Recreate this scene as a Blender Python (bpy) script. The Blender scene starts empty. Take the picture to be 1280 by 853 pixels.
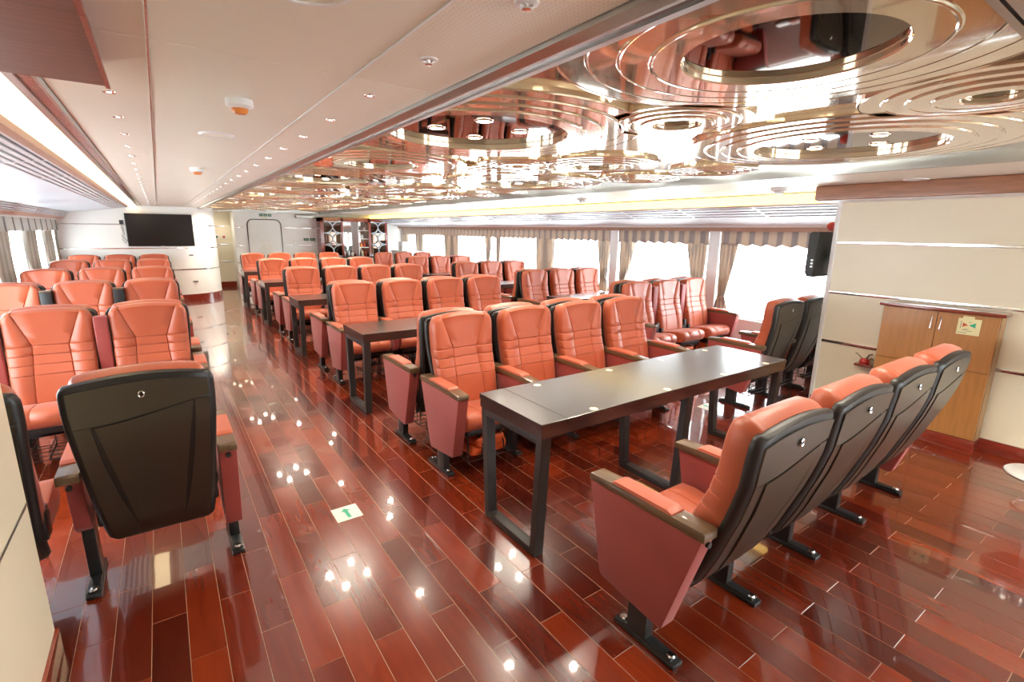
import bpy, bmesh, math, random
from mathutils import Vector, Matrix
random.seed(7)
C = bpy.context.scene.collection
S = bpy.context.scene
PI = math.pi
# ------------------------------------------------------------------ camera
CAM = (0.0, 0.0, 1.65)
cd = bpy.data.cameras.new('camera'); cam = bpy.data.objects.new('camera', cd); C.objects.link(cam)
cd.sensor_width = 36.0; cd.sensor_fit = 'HORIZONTAL'; cd.lens = 36.0*616/1280; cd.clip_start = 0.02; cd.clip_end = 200
pit, rol, yaw = math.radians(12.55), math.radians(0.8), math.radians(35.2)
fw = Vector((math.sin(yaw)*math.cos(pit), math.cos(yaw)*math.cos(pit), -math.sin(pit)))
rt = Vector((math.cos(yaw), -math.sin(yaw), 0)); up = rt.cross(fw)
r2 = math.cos(rol)*rt + math.sin(rol)*up; u2 = -math.sin(rol)*rt + math.cos(rol)*up
cam.matrix_world = Matrix(((r2.x, u2.x, -fw.x, CAM[0]), (r2.y, u2.y, -fw.y, CAM[1]), (r2.z, u2.z, -fw.z, CAM[2]), (0, 0, 0, 1)))
S.camera = cam
# ------------------------------------------------------------------ world and exposure
w = bpy.data.worlds.new('overcast sky'); S.world = w; w.use_nodes = True
bg = w.node_tree.nodes['Background']; bg.inputs[0].default_value = (0.88, 0.94, 1.0, 1); bg.inputs[1].default_value = 9.5
S.view_settings.view_transform = 'Standard'; S.view_settings.look = 'None'; S.view_settings.gamma = 1
S.view_settings.use_curve_mapping = False
S.view_settings.exposure = 0.80
LAMP_W = 13.0
COVE_E = 3.5

# ------------------------------------------------------------------ materials
MATS = {}
def mat(name, col, rough=0.5, metal=0.0, coat=0.0, var=0.0, vscale=8.0, bump=0.0, bscale=200.0, spec=0.5, emit=None, es=0.0, coat_r=0.05, stretch=None, sheen=0.0):
    m = bpy.data.materials.new(name); m.use_nodes = True; nt = m.node_tree; N = nt.nodes; L = nt.links
    p = N['Principled BSDF']
    p.inputs['Base Color'].default_value = (*col, 1); p.inputs['Roughness'].default_value = rough
    p.inputs['Metallic'].default_value = metal; p.inputs['Coat Weight'].default_value = coat
    p.inputs['Coat Roughness'].default_value = coat_r; p.inputs['Specular IOR Level'].default_value = spec
    if sheen: p.inputs['Sheen Weight'].default_value = sheen
    if emit: p.inputs['Emission Color'].default_value = (*emit, 1); p.inputs['Emission Strength'].default_value = es
    tc = N.new('ShaderNodeTexCoord'); mp = N.new('ShaderNodeMapping'); L.new(tc.outputs['Object'], mp.inputs[0])
    if stretch: mp.inputs['Scale'].default_value = stretch
    if var:
        n = N.new('ShaderNodeTexNoise'); n.inputs['Scale'].default_value = vscale; n.inputs['Detail'].default_value = 6
        L.new(mp.outputs[0], n.inputs['Vector'])
        r = N.new('ShaderNodeMapRange'); r.inputs[1].default_value = 0.3; r.inputs[2].default_value = 0.7
        r.inputs[3].default_value = 1-var; r.inputs[4].default_value = 1+var; L.new(n.outputs['Fac'], r.inputs[0])
        x = N.new('ShaderNodeVectorMath'); x.operation = 'SCALE'; x.inputs[0].default_value = col
        L.new(r.outputs[0], x.inputs['Scale']); L.new(x.outputs[0], p.inputs['Base Color'])
    if bump:
        n = N.new('ShaderNodeTexNoise'); n.inputs['Scale'].default_value = bscale; n.inputs['Detail'].default_value = 3
        L.new(tc.outputs['Object'], n.inputs['Vector'])
        b = N.new('ShaderNodeBump'); b.inputs['Strength'].default_value = bump; b.inputs['Distance'].default_value = 0.002
        L.new(n.outputs['Fac'], b.inputs['Height']); L.new(b.outputs[0], p.inputs['Normal'])
    MATS[name] = m
    return m
leather = mat('coral leather', (0.44, 0.089, 0.035), 0.40, var=0.07, vscale=3, bump=0.25, bscale=260, spec=0.5, sheen=0.15)
pad_red = mat('coral arm pad', (0.50, 0.12, 0.065), 0.40, var=0.06, bump=0.25, bscale=260)
side_red = mat('red side panel fabric', (0.30, 0.042, 0.034), 0.55, var=0.06, vscale=5, bump=0.3, bscale=500, sheen=0.2)
shell_dark = mat('dark moulded plastic', (0.014, 0.013, 0.012), 0.42, bump=0.1, bscale=600)
shell_pan = mat('bronze grey moulded plastic', (0.10, 0.09, 0.07), 0.30, metal=0.75, bump=0.06, bscale=500)
black = mat('black plastic', (0.012, 0.012, 0.013), 0.4)
steel_blk = mat('black painted steel', (0.018, 0.019, 0.02), 0.28)
chrome = mat('chrome', (0.75, 0.75, 0.76), 0.14, metal=1)
armwood = mat('brown arm wood', (0.12, 0.068, 0.032), 0.32, var=0.25, vscale=5, stretch=(14, 1.5, 14), coat=0.4)
espresso = mat('espresso table wood', (0.024, 0.016, 0.014), 0.28, var=0.25, vscale=6, stretch=(1, 14, 14), coat=0.9, coat_r=0.16)
espresso_leg = mat('espresso painted table leg', (0.032, 0.026, 0.024), 0.45, var=0.1)
cream = mat('cream wall laminate', (0.84, 0.76, 0.58), 0.32, var=0.02, vscale=2)
cream_cool = mat('white wall laminate', (0.88, 0.88, 0.84), 0.3, var=0.02, vscale=2)
white_paint = mat('white painted metal', (0.80, 0.80, 0.79), 0.4)
soffit = mat('soft lilac grey paint', (0.56, 0.55, 0.57), 0.4)
bluewhite = mat('pale blue white soffit', (0.55, 0.63, 0.70), 0.35)
grey_trim = mat('silver grey trim', (0.42, 0.42, 0.39), 0.3, metal=0.8)
red_mirror_trim = mat('polished channel with red reflection tint', (0.26, 0.16, 0.16), 0.18, metal=0.4)  # wine tint stands in for red mirrored in the polished channel
redwood = mat('red brown varnished wood', (0.22, 0.028, 0.014), 0.2, var=0.25, vscale=5, stretch=(10, 1, 10), coat=0.6)
bulkwood = mat('brown veneer', (0.36, 0.15, 0.07), 0.35, var=0.16, vscale=7, stretch=(3, 1, 12), coat=0.2)
bulkdark = mat('dark wine veneer', (0.24, 0.105, 0.08), 0.5, var=0.18, vscale=5, stretch=(1, 14, 1), coat=0.0)
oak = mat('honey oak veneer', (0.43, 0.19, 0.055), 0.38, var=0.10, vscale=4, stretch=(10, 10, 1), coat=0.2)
oak_dark = mat('darker oak edge veneer', (0.28, 0.15, 0.06), 0.4, var=0.1)  # darker oak tone for the cupboard body
goldmir = mat('polished champagne ceiling metal', (0.70, 0.57, 0.38), 0.09, metal=0.55, coat=1.0, coat_r=0.03)
golddark = mat('dark bronze mirror', (0.13, 0.085, 0.065), 0.03, metal=1)
dark_slot = mat('dark slot', (0.06, 0.06, 0.065), 0.6)
taupe = mat('wood fascia', (0.42, 0.27, 0.20), 0.45, var=0.08)
screen = mat('television screen', (0.004, 0.004, 0.005), 0.16)
paper = mat('white paper', (0.82, 0.84, 0.74), 0.5)
ypaper = mat('pale yellow paper', (0.80, 0.74, 0.42), 0.6)
green = mat('green print', (0.03, 0.42, 0.25), 0.5)
redp = mat('red print', (0.55, 0.08, 0.03), 0.5)
inkp = mat('grey print', (0.12, 0.12, 0.1), 0.6)
orange = mat('orange plastic', (0.72, 0.24, 0.05), 0.35)
lifeo = mat('orange life jacket cloth', (0.75, 0.12, 0.025), 0.6, var=0.2, vscale=6, bump=0.6, bscale=40)
fillerm = mat('pale joint filler and highlight', (0.50, 0.36, 0.22), 0.5)  # pale joint colour also carries the highlights along the plank bevels
gold_st = mat('gold foil sticker', (0.80, 0.74, 0.52), 0.4, metal=0.1)
exitg = mat('exit sign green', (0.02, 0.16, 0.09), 0.4)
lampm = mat('warm lamp glow', (1, 0.9, 0.7), 0.5, emit=(1.0, 0.80, 0.50), es=14)
ledm = mat('small led glow', (1, 1, 1), 0.5, emit=(1.0, 0.95, 0.85), es=8)
cove_l = mat('warm cove light', (1, 0.85, 0.6), 0.5, emit=(1.0, 0.78, 0.45), es=COVE_E)
cove_r = mat('yellow cove light', (1, 0.8, 0.3), 0.5, emit=(1.0, 0.70, 0.16), es=2.2)
mirrorm = mat('cabinet mirror', (0.8, 0.82, 0.82), 0.03, metal=1)
rubber = mat('red rubber', (0.5, 0.03, 0.02), 0.4)

def floor_mat():
    m = bpy.data.materials.new('mahogany plank'); m.use_nodes = True; N = m.node_tree.nodes; L = m.node_tree.links; p = N['Principled BSDF']
    g = N.new('ShaderNodeNewGeometry'); sp = N.new('ShaderNodeSeparateXYZ'); L.new(g.outputs['Position'], sp.inputs[0])
    def M(op, a, b=None):
        n = N.new('ShaderNodeMath'); n.operation = op
        for i, v in enumerate((a, b)):
            if v is None: continue
            if isinstance(v, (int, float)): n.inputs[i].default_value = v
            else: L.new(v, n.inputs[i])
        return n.outputs[0]
    col = M('FLOOR', M('DIVIDE', M('SUBTRACT', sp.outputs[0], 0.0385), 0.1245))
    odd = M('MULTIPLY', M('ABSOLUTE', M('MODULO', col, 2.0)), 0.307)
    row = M('FLOOR', M('DIVIDE', M('ADD', M('SUBTRACT', sp.outputs[1], 0.48), odd), 0.614))
    cx = N.new('ShaderNodeCombineXYZ'); L.new(col, cx.inputs[0]); L.new(row, cx.inputs[1])
    wn = N.new('ShaderNodeTexWhiteNoise'); wn.noise_dimensions = '2D'; L.new(cx.outputs[0], wn.inputs['Vector'])
    # grain, offset per plank
    mp = N.new('ShaderNodeMapping'); mp.inputs['Scale'].default_value = (22, 2.2, 1); L.new(g.outputs['Position'], mp.inputs[0])
    ad = N.new('ShaderNodeVectorMath'); ad.operation = 'ADD'; L.new(mp.outputs[0], ad.inputs[0])
    sc = N.new('ShaderNodeVectorMath'); sc.operation = 'SCALE'; L.new(wn.outputs['Color'], sc.inputs[0]); sc.inputs['Scale'].default_value = 40
    L.new(sc.outputs[0], ad.inputs[1])
    n = N.new('ShaderNodeTexNoise'); n.inputs['Scale'].default_value = 1.0; n.inputs['Detail'].default_value = 7; n.inputs['Distortion'].default_value = 1.2
    L.new(ad.outputs[0], n.inputs['Vector'])
    f = M('ADD', M('MULTIPLY', wn.outputs['Value'], 0.62), M('MULTIPLY', n.outputs['Fac'], 0.45))
    cr = N.new('ShaderNodeValToRGB'); e = cr.color_ramp.elements
    e[0].position = 0.12; e[0].color = (0.050, 0.005, 0.003, 1); e[1].position = 0.95; e[1].color = (0.25, 0.030, 0.006, 1)
    a = cr.color_ramp.elements.new(0.5); a.color = (0.125, 0.0135, 0.004, 1)
    L.new(f, cr.inputs[0]); L.new(cr.outputs[0], p.inputs['Base Color'])
    p.inputs['Roughness'].default_value = 0.22; p.inputs['Coat Weight'].default_value = 1.0; p.inputs['Coat Roughness'].default_value = 0.035
    p.inputs['Coat IOR'].default_value = 1.5
    n2 = N.new('ShaderNodeTexNoise'); n2.inputs['Scale'].default_value = 7; L.new(g.outputs['Position'], n2.inputs['Vector'])
    b = N.new('ShaderNodeBump'); b.inputs['Strength'].default_value = 0.06; b.inputs['Distance'].default_value = 0.004
    L.new(n2.outputs['Fac'], b.inputs['Height']); L.new(b.outputs[0], p.inputs['Coat Normal'])
    return m
plankm = floor_mat()

def cloth_mat(name, c1, c2, freq, duty=0.5):
    m = bpy.data.materials.new(name); m.use_nodes = True; N = m.node_tree.nodes; L = m.node_tree.links; p = N['Principled BSDF']
    g = N.new('ShaderNodeTexCoord'); sp = N.new('ShaderNodeSeparateXYZ'); L.new(g.outputs['Object'], sp.inputs[0])
    a = N.new('ShaderNodeMath'); a.operation = 'MULTIPLY'; a.inputs[1].default_value = freq; L.new(sp.outputs[1], a.inputs[0])
    f = N.new('ShaderNodeMath'); f.operation = 'FRACT'; L.new(a.outputs[0], f.inputs[0])
    t = N.new('ShaderNodeMath'); t.operation = 'GREATER_THAN'; t.inputs[1].default_value = duty; L.new(f.outputs[0], t.inputs[0])
    mx = N.new('ShaderNodeMix'); mx.data_type = 'RGBA'; mx.inputs[6].default_value = (*c1, 1); mx.inputs[7].default_value = (*c2, 1)
    L.new(t.outputs[0], mx.inputs[0]); L.new(mx.outputs[2], p.inputs['Base Color'])
    p.inputs['Roughness'].default_value = 0.75
    tr = N.new('ShaderNodeBsdfTranslucent'); L.new(mx.outputs[2], tr.inputs[0])
    ms = N.new('ShaderNodeMixShader'); ms.inputs[0].default_value = 0.28
    L.new(p.outputs[0], ms.inputs[1]); L.new(tr.outputs[0], ms.inputs[2])
    L.new(ms.outputs[0], N['Material Output'].inputs[0])
    return m
curtm = cloth_mat('taupe striped curtain cloth', (0.42, 0.37, 0.33), (0.62, 0.52, 0.42), 17.0)
valm = cloth_mat('beige and taupe striped valance cloth', (0.52, 0.43, 0.35), (0.32, 0.28, 0.27), 5.5, 0.52)
curtl = cloth_mat('grey beige curtain cloth', (0.36, 0.33, 0.29), (0.48, 0.44, 0.38), 18.0)
vall = cloth_mat('light grey valance cloth', (0.55, 0.53, 0.50), (0.20, 0.18, 0.17), 13.0, 0.80)

def glass_mat():
    m = bpy.data.materials.new('window glass'); m.use_nodes = True; N = m.node_tree.nodes; L = m.node_tree.links
    for n in list(N): N.remove(n)
    o = N.new('ShaderNodeOutputMaterial'); t = N.new('ShaderNodeBsdfTransparent'); t.inputs[0].default_value = (0.97, 0.99, 0.98, 1)
    g = N.new('ShaderNodeBsdfGlossy'); g.inputs['Roughness'].default_value = 0.02
    x = N.new('ShaderNodeMixShader'); x.inputs[0].default_value = 0.05; L.new(t.outputs[0], x.inputs[1]); L.new(g.outputs[0], x.inputs[2])
    L.new(x.outputs[0], o.inputs[0]); return m
glassm = glass_mat()

def perf_mat():
    m = mat('perforated cream ceiling metal', (0.78, 0.72, 0.60), 0.42)
    N = m.node_tree.nodes; L = m.node_tree.links; p = N['Principled BSDF']
    tc = N.new('ShaderNodeTexCoord'); v = N.new('ShaderNodeTexVoronoi'); v.inputs['Scale'].default_value = 85; v.inputs['Randomness'].default_value = 0.0
    L.new(tc.outputs['Object'], v.inputs['Vector'])
    r = N.new('ShaderNodeMapRange'); r.inputs[1].default_value = 0.18; r.inputs[2].default_value = 0.26; L.new(v.outputs['Distance'], r.inputs[0])
    x = N.new('ShaderNodeMix'); x.data_type = 'RGBA'; x.inputs[6].default_value = (0.36, 0.30, 0.24, 1); x.inputs[7].default_value = (0.78, 0.72, 0.60, 1)
    L.new(r.outputs[0], x.inputs[0]); L.new(x.outputs[2], p.inputs['Base Color']); return m
ceilm = mat('cream ceiling metal', (0.80, 0.77, 0.66), 0.38, var=0.015, vscale=1.5)
perfm = perf_mat()

# ------------------------------------------------------------------ mesh helpers
def finish(name, bm, m, parent=None, smooth=True, ang=35, link=True):
    me = bpy.data.meshes.new(name)
    bm.to_mesh(me); bm.free()
    if smooth:
        me.polygons.foreach_set('use_smooth', [True]*len(me.polygons)); me.set_sharp_from_angle(angle=math.radians(ang))
    if isinstance(m, (list, tuple)):
        for q in m: me.materials.append(q)
    else: me.materials.append(m)
    if not link: return me
    return put(name, me, parent)
def put(name, me, parent=None, loc=(0, 0, 0), rot=(0, 0, 0)):
    o = bpy.data.objects.new(name, me); C.objects.link(o); o.location = loc; o.rotation_euler = rot
    if parent: o.parent = parent
    return o
def tag(o, label, cat, group=None, kind=None):
    o['label'] = label; o['category'] = cat
    if group: o['group'] = group
    if kind: o['kind'] = kind
    return o
def thing(name, label, cat, loc=(0, 0, 0), rz=0.0, group=None):
    o = bpy.data.objects.new(name, None); C.objects.link(o); o.location = loc; o.rotation_euler = (0, 0, rz); o.empty_display_size = 0.1
    return tag(o, label, cat, group)
def struct(o): o['kind'] = 'structure'; return o
def sroot(name, loc=(0, 0, 0)):
    o = bpy.data.objects.new(name, None); C.objects.link(o); o.location = loc; o['kind'] = 'structure'; return o
def box(bm, x0, x1, y0, y1, z0, z1, bev=0.0, seg=2):
    b = bmesh.new(); bmesh.ops.create_cube(b, size=1.0)
    for v in b.verts: v.co = Vector((x0+(v.co.x+.5)*(x1-x0), y0+(v.co.y+.5)*(y1-y0), z0+(v.co.z+.5)*(z1-z0)))
    if bev: bmesh.ops.bevel(b, geom=b.edges[:], offset=bev, segments=seg, affect='EDGES', profile=0.6)
    merge(bm, b)
def merge(bm, b):
    me = bpy.data.meshes.new('t'); b.to_mesh(me); b.free(); bm.from_mesh(me); bpy.data.meshes.remove(me)
def B(*boxes, bev=0.0, seg=2):
    bm = bmesh.new()
    for q in boxes: box(bm, *q[:6], bev=(q[6] if len(q) > 6 else bev), seg=seg)
    return bm
def prism(pts, axis, a, b, bev=0.0, seg=2, bm=None):
    """polygon extruded along axis 0 (pts = y,z), 1 (pts = x,z) or 2 (pts = x,y)"""
    m = bmesh.new()
    def P(p, t): return {0: (t, p[0], p[1]), 1: (p[0], t, p[1]), 2: (p[0], p[1], t)}[axis]
    A = [m.verts.new(P(p, a)) for p in pts]; Bv = [m.verts.new(P(p, b)) for p in pts]
    m.faces.new(A); m.faces.new(Bv[::-1]); n = len(pts)
    for i in range(n): m.faces.new((A[i], Bv[i], Bv[(i+1) % n], A[(i+1) % n]))
    bmesh.ops.recalc_face_normals(m, faces=m.faces[:])
    if bev: bmesh.ops.bevel(m, geom=m.edges[:], offset=bev, segments=seg, affect='EDGES', profile=0.6)
    if bm is None: return m
    merge(bm, m); return bm
def cyl(bm, c, r, h, axis=2, n=20, r2=None, bev=0):
    m = bmesh.new(); bmesh.ops.create_cone(m, cap_ends=True, segments=n, radius1=r, radius2=r if r2 is None else r2, depth=h)
    R = {0: Matrix.Rotation(PI/2, 4, 'Y'), 1: Matrix.Rotation(PI/2, 4, 'X'), 2: Matrix.Identity(4)}[axis]
    bmesh.ops.transform(m, matrix=Matrix.Translation(c) @ R, verts=m.verts[:])
    merge(bm, m); return bm
def lathe(prof, n=32, c=(0, 0, 0), clampx=None, bm=None):
    m = bmesh.new(); rings = []
    for r, z in prof:
        if r < 1e-6: rings.append([m.verts.new((c[0], c[1], c[2]+z))])
        else:
            q = []
            for k in range(n):
                x = c[0]+r*math.cos(2*PI*k/n)
                if clampx: x = min(max(x, clampx[0]), clampx[1])
                q.append(m.verts.new((x, c[1]+r*math.sin(2*PI*k/n), c[2]+z)))
            rings.append(q)
    for a, b in zip(rings, rings[1:]):
        for k in range(n):
            k2 = (k+1) % n
            if len(a) == 1: m.faces.new((a[0], b[k], b[k2]))
            elif len(b) == 1: m.faces.new((a[k], b[0], a[k2]))
            else: m.faces.new((a[k], b[k], b[k2], a[k2]))
    if clampx: bmesh.ops.dissolve_degenerate(m, dist=1e-5, edges=m.edges[:])
    bmesh.ops.recalc_face_normals(m, faces=m.faces[:])
    if bm is None: return m
    merge(bm, m); return bm
def tube(bm, pts, r, n=8, closed=False):
    pts = [Vector(p) for p in pts]; rings = []; N = len(pts)
    for i, p in enumerate(pts):
        a = pts[(i-1) % N] if (closed or i > 0) else p; b = pts[(i+1) % N] if (closed or i < N-1) else p
        d = (b-a).normalized(); s = d.cross(Vector((0, 0, 1)))
        if s.length < 1e-3: s = d.cross(Vector((1, 0, 0)))
        s.normalize(); t = d.cross(s)
        rings.append([bm.verts.new(p+r*(math.cos(2*PI*k/n)*s+math.sin(2*PI*k/n)*t)) for k in range(n)])
    for i in range(N if closed else N-1):
        a, b = rings[i], rings[(i+1) % N]
        for k in range(n): bm.faces.new((a[k], a[(k+1) % n], b[(k+1) % n], b[k]))
    if not closed: bm.faces.new(rings[0][::-1]); bm.faces.new(rings[-1])
    return bm
def slab(F, K, bulge=0.012, mids=2):
    """closed solid between two grids of the same topology with a rounded border"""
    bm = bmesh.new(); nj, ni = len(F), len(F[0])
    f = [[bm.verts.new(p) for p in r] for r in F]; k = [[bm.verts.new(p) for p in r] for r in K]
    for j in range(nj-1):
        for i in range(ni-1):
            bm.faces.new((f[j][i], f[j][i+1], f[j+1][i+1], f[j+1][i])); bm.faces.new((k[j][i], k[j+1][i], k[j+1][i+1], k[j][i+1]))
    idx = [(0, i) for i in range(ni)]+[(j, ni-1) for j in range(1, nj)]+[(nj-1, i) for i in range(ni-2, -1, -1)]+[(j, 0) for j in range(nj-2, 0, -1)]
    cen = sum((Vector(F[j][i])+Vector(K[j][i]) for j, i in idx), Vector())/(2*len(idx))
    loops = [[f[j][i] for j, i in idx]]
    for s in range(1, mids+1):
        t = s/(mids+1); L = []
        for n_, (j, i) in enumerate(idx):
            a, b = Vector(F[j][i]), Vector(K[j][i]); p = a.lerp(b, t)
            j0, i0 = idx[n_-1]; j1, i1 = idx[(n_+1) % len(idx)]
            d = (Vector(F[j1][i1])-Vector(F[j0][i0])); nrm = d.cross(b-a)
            if nrm.length > 1e-9: nrm.normalize()
            if nrm.dot(p-cen) < 0: nrm = -nrm
            L.append(bm.verts.new(p+nrm*bulge*math.sin(PI*t)**0.6))
        loops.append(L)
    loops.append([k[j][i] for j, i in idx])
    for a, b in zip(loops, loops[1:]):
        n_ = len(a)
        for q in range(n_): bm.faces.new((a[q], b[q], b[(q+1) % n_], a[(q+1) % n_]))
    bmesh.ops.recalc_face_normals(bm, faces=bm.faces[:])
    return bm
def interp(t, T):
    if t <= T[0][0]: return T[0][1]
    for (a, x), (b, y) in zip(T, T[1:]):
        if t <= b: return x+(y-x)*(t-a)/(b-a)
    return T[-1][1]

# ================================================================== STRUCTURE
YB, YF = -3.0, 16.3           # room ends
ZC = 2.08
# ---- floor: subfloor, planks
bm = B((-1.9, 6.7, YB-.2, 16.6, -0.12, -0.0012)); flo = struct(finish('floor', bm, fillerm, smooth=False)); 
PW, PL, X0, Y0 = 0.1245, 0.614, 0.0385, 0.48
def project(x, y, z):
    d = Vector((x, y, z))-Vector(CAM); a, b, c = d.dot(r2), d.dot(u2), d.dot(fw)
    return (640+616*a/c, 426.5-616*b/c, c) if c > 0.05 else None
cells = []
for c in range(-16, 53):
    off = 0.307*(abs(c) % 2)
    for r in range(-8, 28):
        x0 = X0+c*PW; y0 = Y0+r*PL-off
        x1, y1 = x0+PW, y0+PL
        x0 = max(x0, -1.72); x1 = min(x1, 6.5); y0 = max(y0, YB); y1 = min(y1, 16.3)
        if x1-x0 < .02 or y1-y0 < .02: continue
        q = [project(a, b, 0) for a, b in ((x0, y0), (x1, y0), (x1, y1), (x0, y1))]
        ar = 0
        if all(q):
            mx = sum(p[0] for p in q)/4; my = sum(p[1] for p in q)/4
            if -20 < mx < 1300 and 0 < my < 870 and not ((x0+x1)/2 < -.5 and (y0+y1)/2 < 2.4) and x0 < 5.17:
                ar = abs(sum(q[i][0]*q[(i+1) % 4][1]-q[(i+1) % 4][0]*q[i][1] for i in range(4)))/2
        cells.append((ar, x0, x1, y0, y1))
cells.sort(key=lambda t: -t[0])
g = 0.0010
pm = finish('plank', B((-PW/2+g, PW/2-g, -PL/2+g, PL/2-g, -0.012, 0.0, 0.0008), seg=1), plankm, link=False)
n_ind = 0; rest = []
for ar, x0, x1, y0, y1 in cells:
    if n_ind < 300 and ar > 0 and abs(x1-x0-PW) < 1e-4 and abs(y1-y0-PL) < 1e-4:
        o = put('plank', pm, flo, ((x0+x1)/2, (y0+y1)/2, random.uniform(-.0002, .0002)), (random.uniform(-.0005, .0005), random.uniform(-.0009, .0009), 0)); n_ind += 1
    else: rest.append((x0+g, x1-g, y0+g, y1-g))
vs, fs = [], []
for x0, x1, y0, y1 in rest:
    k = len(vs); t1, t2 = random.uniform(-.0001, .0001), random.uniform(-.0001, .0001)
    vs += [(x0, y0, t1), (x1, y0, t2), (x1, y1, -t1), (x0, y1, -t2), (x0, y0, -.01), (x1, y0, -.01), (x1, y1, -.01), (x0, y1, -.01)]
    fs += [(k, k+1, k+2, k+3), (k, k+4, k+5, k+1), (k+1, k+5, k+6, k+2), (k+2, k+6, k+7, k+3), (k+3, k+7, k+4, k)]
me = bpy.data.meshes.new('plank'); me.from_pydata(vs, [], fs); me.materials.append(plankm)
o = put('plank', me, flo); o['kind'] = 'stuff'; o['label'] = 'smaller far mahogany floor planks'

# ---- hull walls with window openings
WZ0, WZ1 = 0.5, 1.72
PILL = [(4.08, 4.25), (5.99, 6.16)]
wins_r = [(-2.8, -0.9), (2.35, 4.06), (4.27, 5.97), (6.18, 8.0), (8.02, 9.9), (9.92, 12.0), (12.02, 14.1), (14.12, 15.3)]  # leading opening is unseen, added behind the camera to light the right
def window_wall(name, x, xo, ys, sgn, y_end, m):
    a, b = min(x, xo), max(x, xo); bx = [(a, b, YB, y_end, 0, WZ0), (a, b, YB, y_end, WZ1, 2.3), (a, b, YB, ys[0][0], WZ0, WZ1), (a, b, ys[-1][1], y_end, WZ0, WZ1)]
    for (p, q), (r, s) in zip(ys, ys[1:]): bx.append((a, b, q, r, WZ0, WZ1))
    return struct(finish(name, B(*bx), m, smooth=False))
window_wall('wall_right', 6.5, 6.62, wins_r, 1, 16.3, white_paint)
wins_l = [(3.0, 4.9), (4.94, 6.9), (6.94, 8.9), (8.94, 10.9), (10.94, 13.2)]
window_wall('wall_left', -1.72, -1.84, wins_l, -1, 16.3, white_paint)
k = 0
for side, ws, x in ((1, wins_r, 6.5), (-1, wins_l, -1.72)):
    for y0, y1 in ws:
        k += 1; r = sroot('window_%d' % k, (x+side*.06, (y0+y1)/2, 1.1)); h = (y1-y0)/2; w0 = .03
        f = finish('window_frame', B((-.025, .025, -h, -h+w0, WZ0-1.1, WZ1-1.1), (-.025, .025, h-w0, h, WZ0-1.1, WZ1-1.1), (-.025, .025, -h+w0, h-w0, WZ0-1.1, WZ0-1.1+w0), (-.025, .025, -h+w0, h-w0, WZ1-1.1-w0, WZ1-1.1)), white_paint, r, smooth=False)
        finish('pane', B((-.004, .004, -h+w0, h-w0, WZ0-1.1+w0, WZ1-1.1-w0)), glassm, r, smooth=False)
# pillars beside the windows
for i, (a, b) in enumerate(PILL): 
    struct(finish('trim_%d' % (20+i), B((6.40, 6.5, a, b, 0, 1.70), bev=.008), white_paint))

# back wall behind the camera, roof slab
struct(finish('wall_back', B((-1.72, 6.5, YB-.1, YB, 0, .5), (-1.72, 6.5, YB-.1, YB, 1.85, 2.3), (-1.72, 2.6, YB-.1, YB, .5, 1.85), (6.1, 6.5, YB-.1, YB, .5, 1.85), (4.3, 4.45, YB-.1, YB, .5, 1.85)), cream, smooth=False))
for x0, x1 in ((2.6, 4.3), (4.45, 6.1)):  # unseen windows added behind the camera for extra daylight
    k += 1; r = sroot('window_%d' % k, (x0, YB-.05, 0)); finish('pane', B((0, x1-x0, -.004, .004, .5, 1.85)), glassm, r, smooth=False)
# front partitions --------------------------------------------------
def metal_strips(parent, boxes):
    for q in boxes: finish('metal_strip', B(q, bev=.002), chrome, parent)
# television wall: flat then curved corner then back into the alcove
def arc_pts():
    P = [(-1.72, 13.5), (0.30, 13.5)]
    for t in range(1, 9):
        a = t/8*PI/2; P.append((0.30+0.85*math.sin(a), 13.5+0.80*(1-math.cos(a))))
    P.append((1.15, 16.3)); return P
AP = arc_pts()
def ribbon(P, z0, z1, th, out=0.0):
    """vertical ribbon following plan points, thickness th to the left of travel (behind)"""
    bm = bmesh.new(); rows = []
    for i, (x, y) in enumerate(P):
        a = P[max(i-1, 0)]; b = P[min(i+1, len(P)-1)]; d = Vector((b[0]-a[0], b[1]-a[1])).normalized(); n = Vector((d.y, -d.x))
        f = Vector((x, y))+n*out; bk = Vector((x, y))-n*th
        rows.append([bm.verts.new((f.x, f.y, z0)), bm.verts.new((f.x, f.y, z1)), bm.verts.new((bk.x, bk.y, z1)), bm.verts.new((bk.x, bk.y, z0))])
    for a, b in zip(rows, rows[1:]):
        for i in range(4): bm.faces.new((a[i], a[(i+1) % 4], b[(i+1) % 4], b[i]))
    bm.faces.new(rows[0]); bm.faces.new(rows[-1][::-1]); bmesh.ops.recalc_face_normals(bm, faces=bm.faces[:])
    return bm
tvw = struct(finish('wall_front', ribbon(AP, 0, 2.14, .06), cream_cool))
for z in (0.70, 1.18, 1.68): finish('metal_strip', ribbon(AP, z-.012, z+.012, -.001, .005), chrome, tvw)
struct(finish('baseboard_front', ribbon(AP, 0, 0.13, -.001, .012), redwood))
for x, z in ((0.58, .42), (0.55, 1.02)): finish('wall_vent_slot', B((x-.05, x+.05, 13.53, 13.56, z-.012, z+.012)), dark_slot, tvw)
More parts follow.
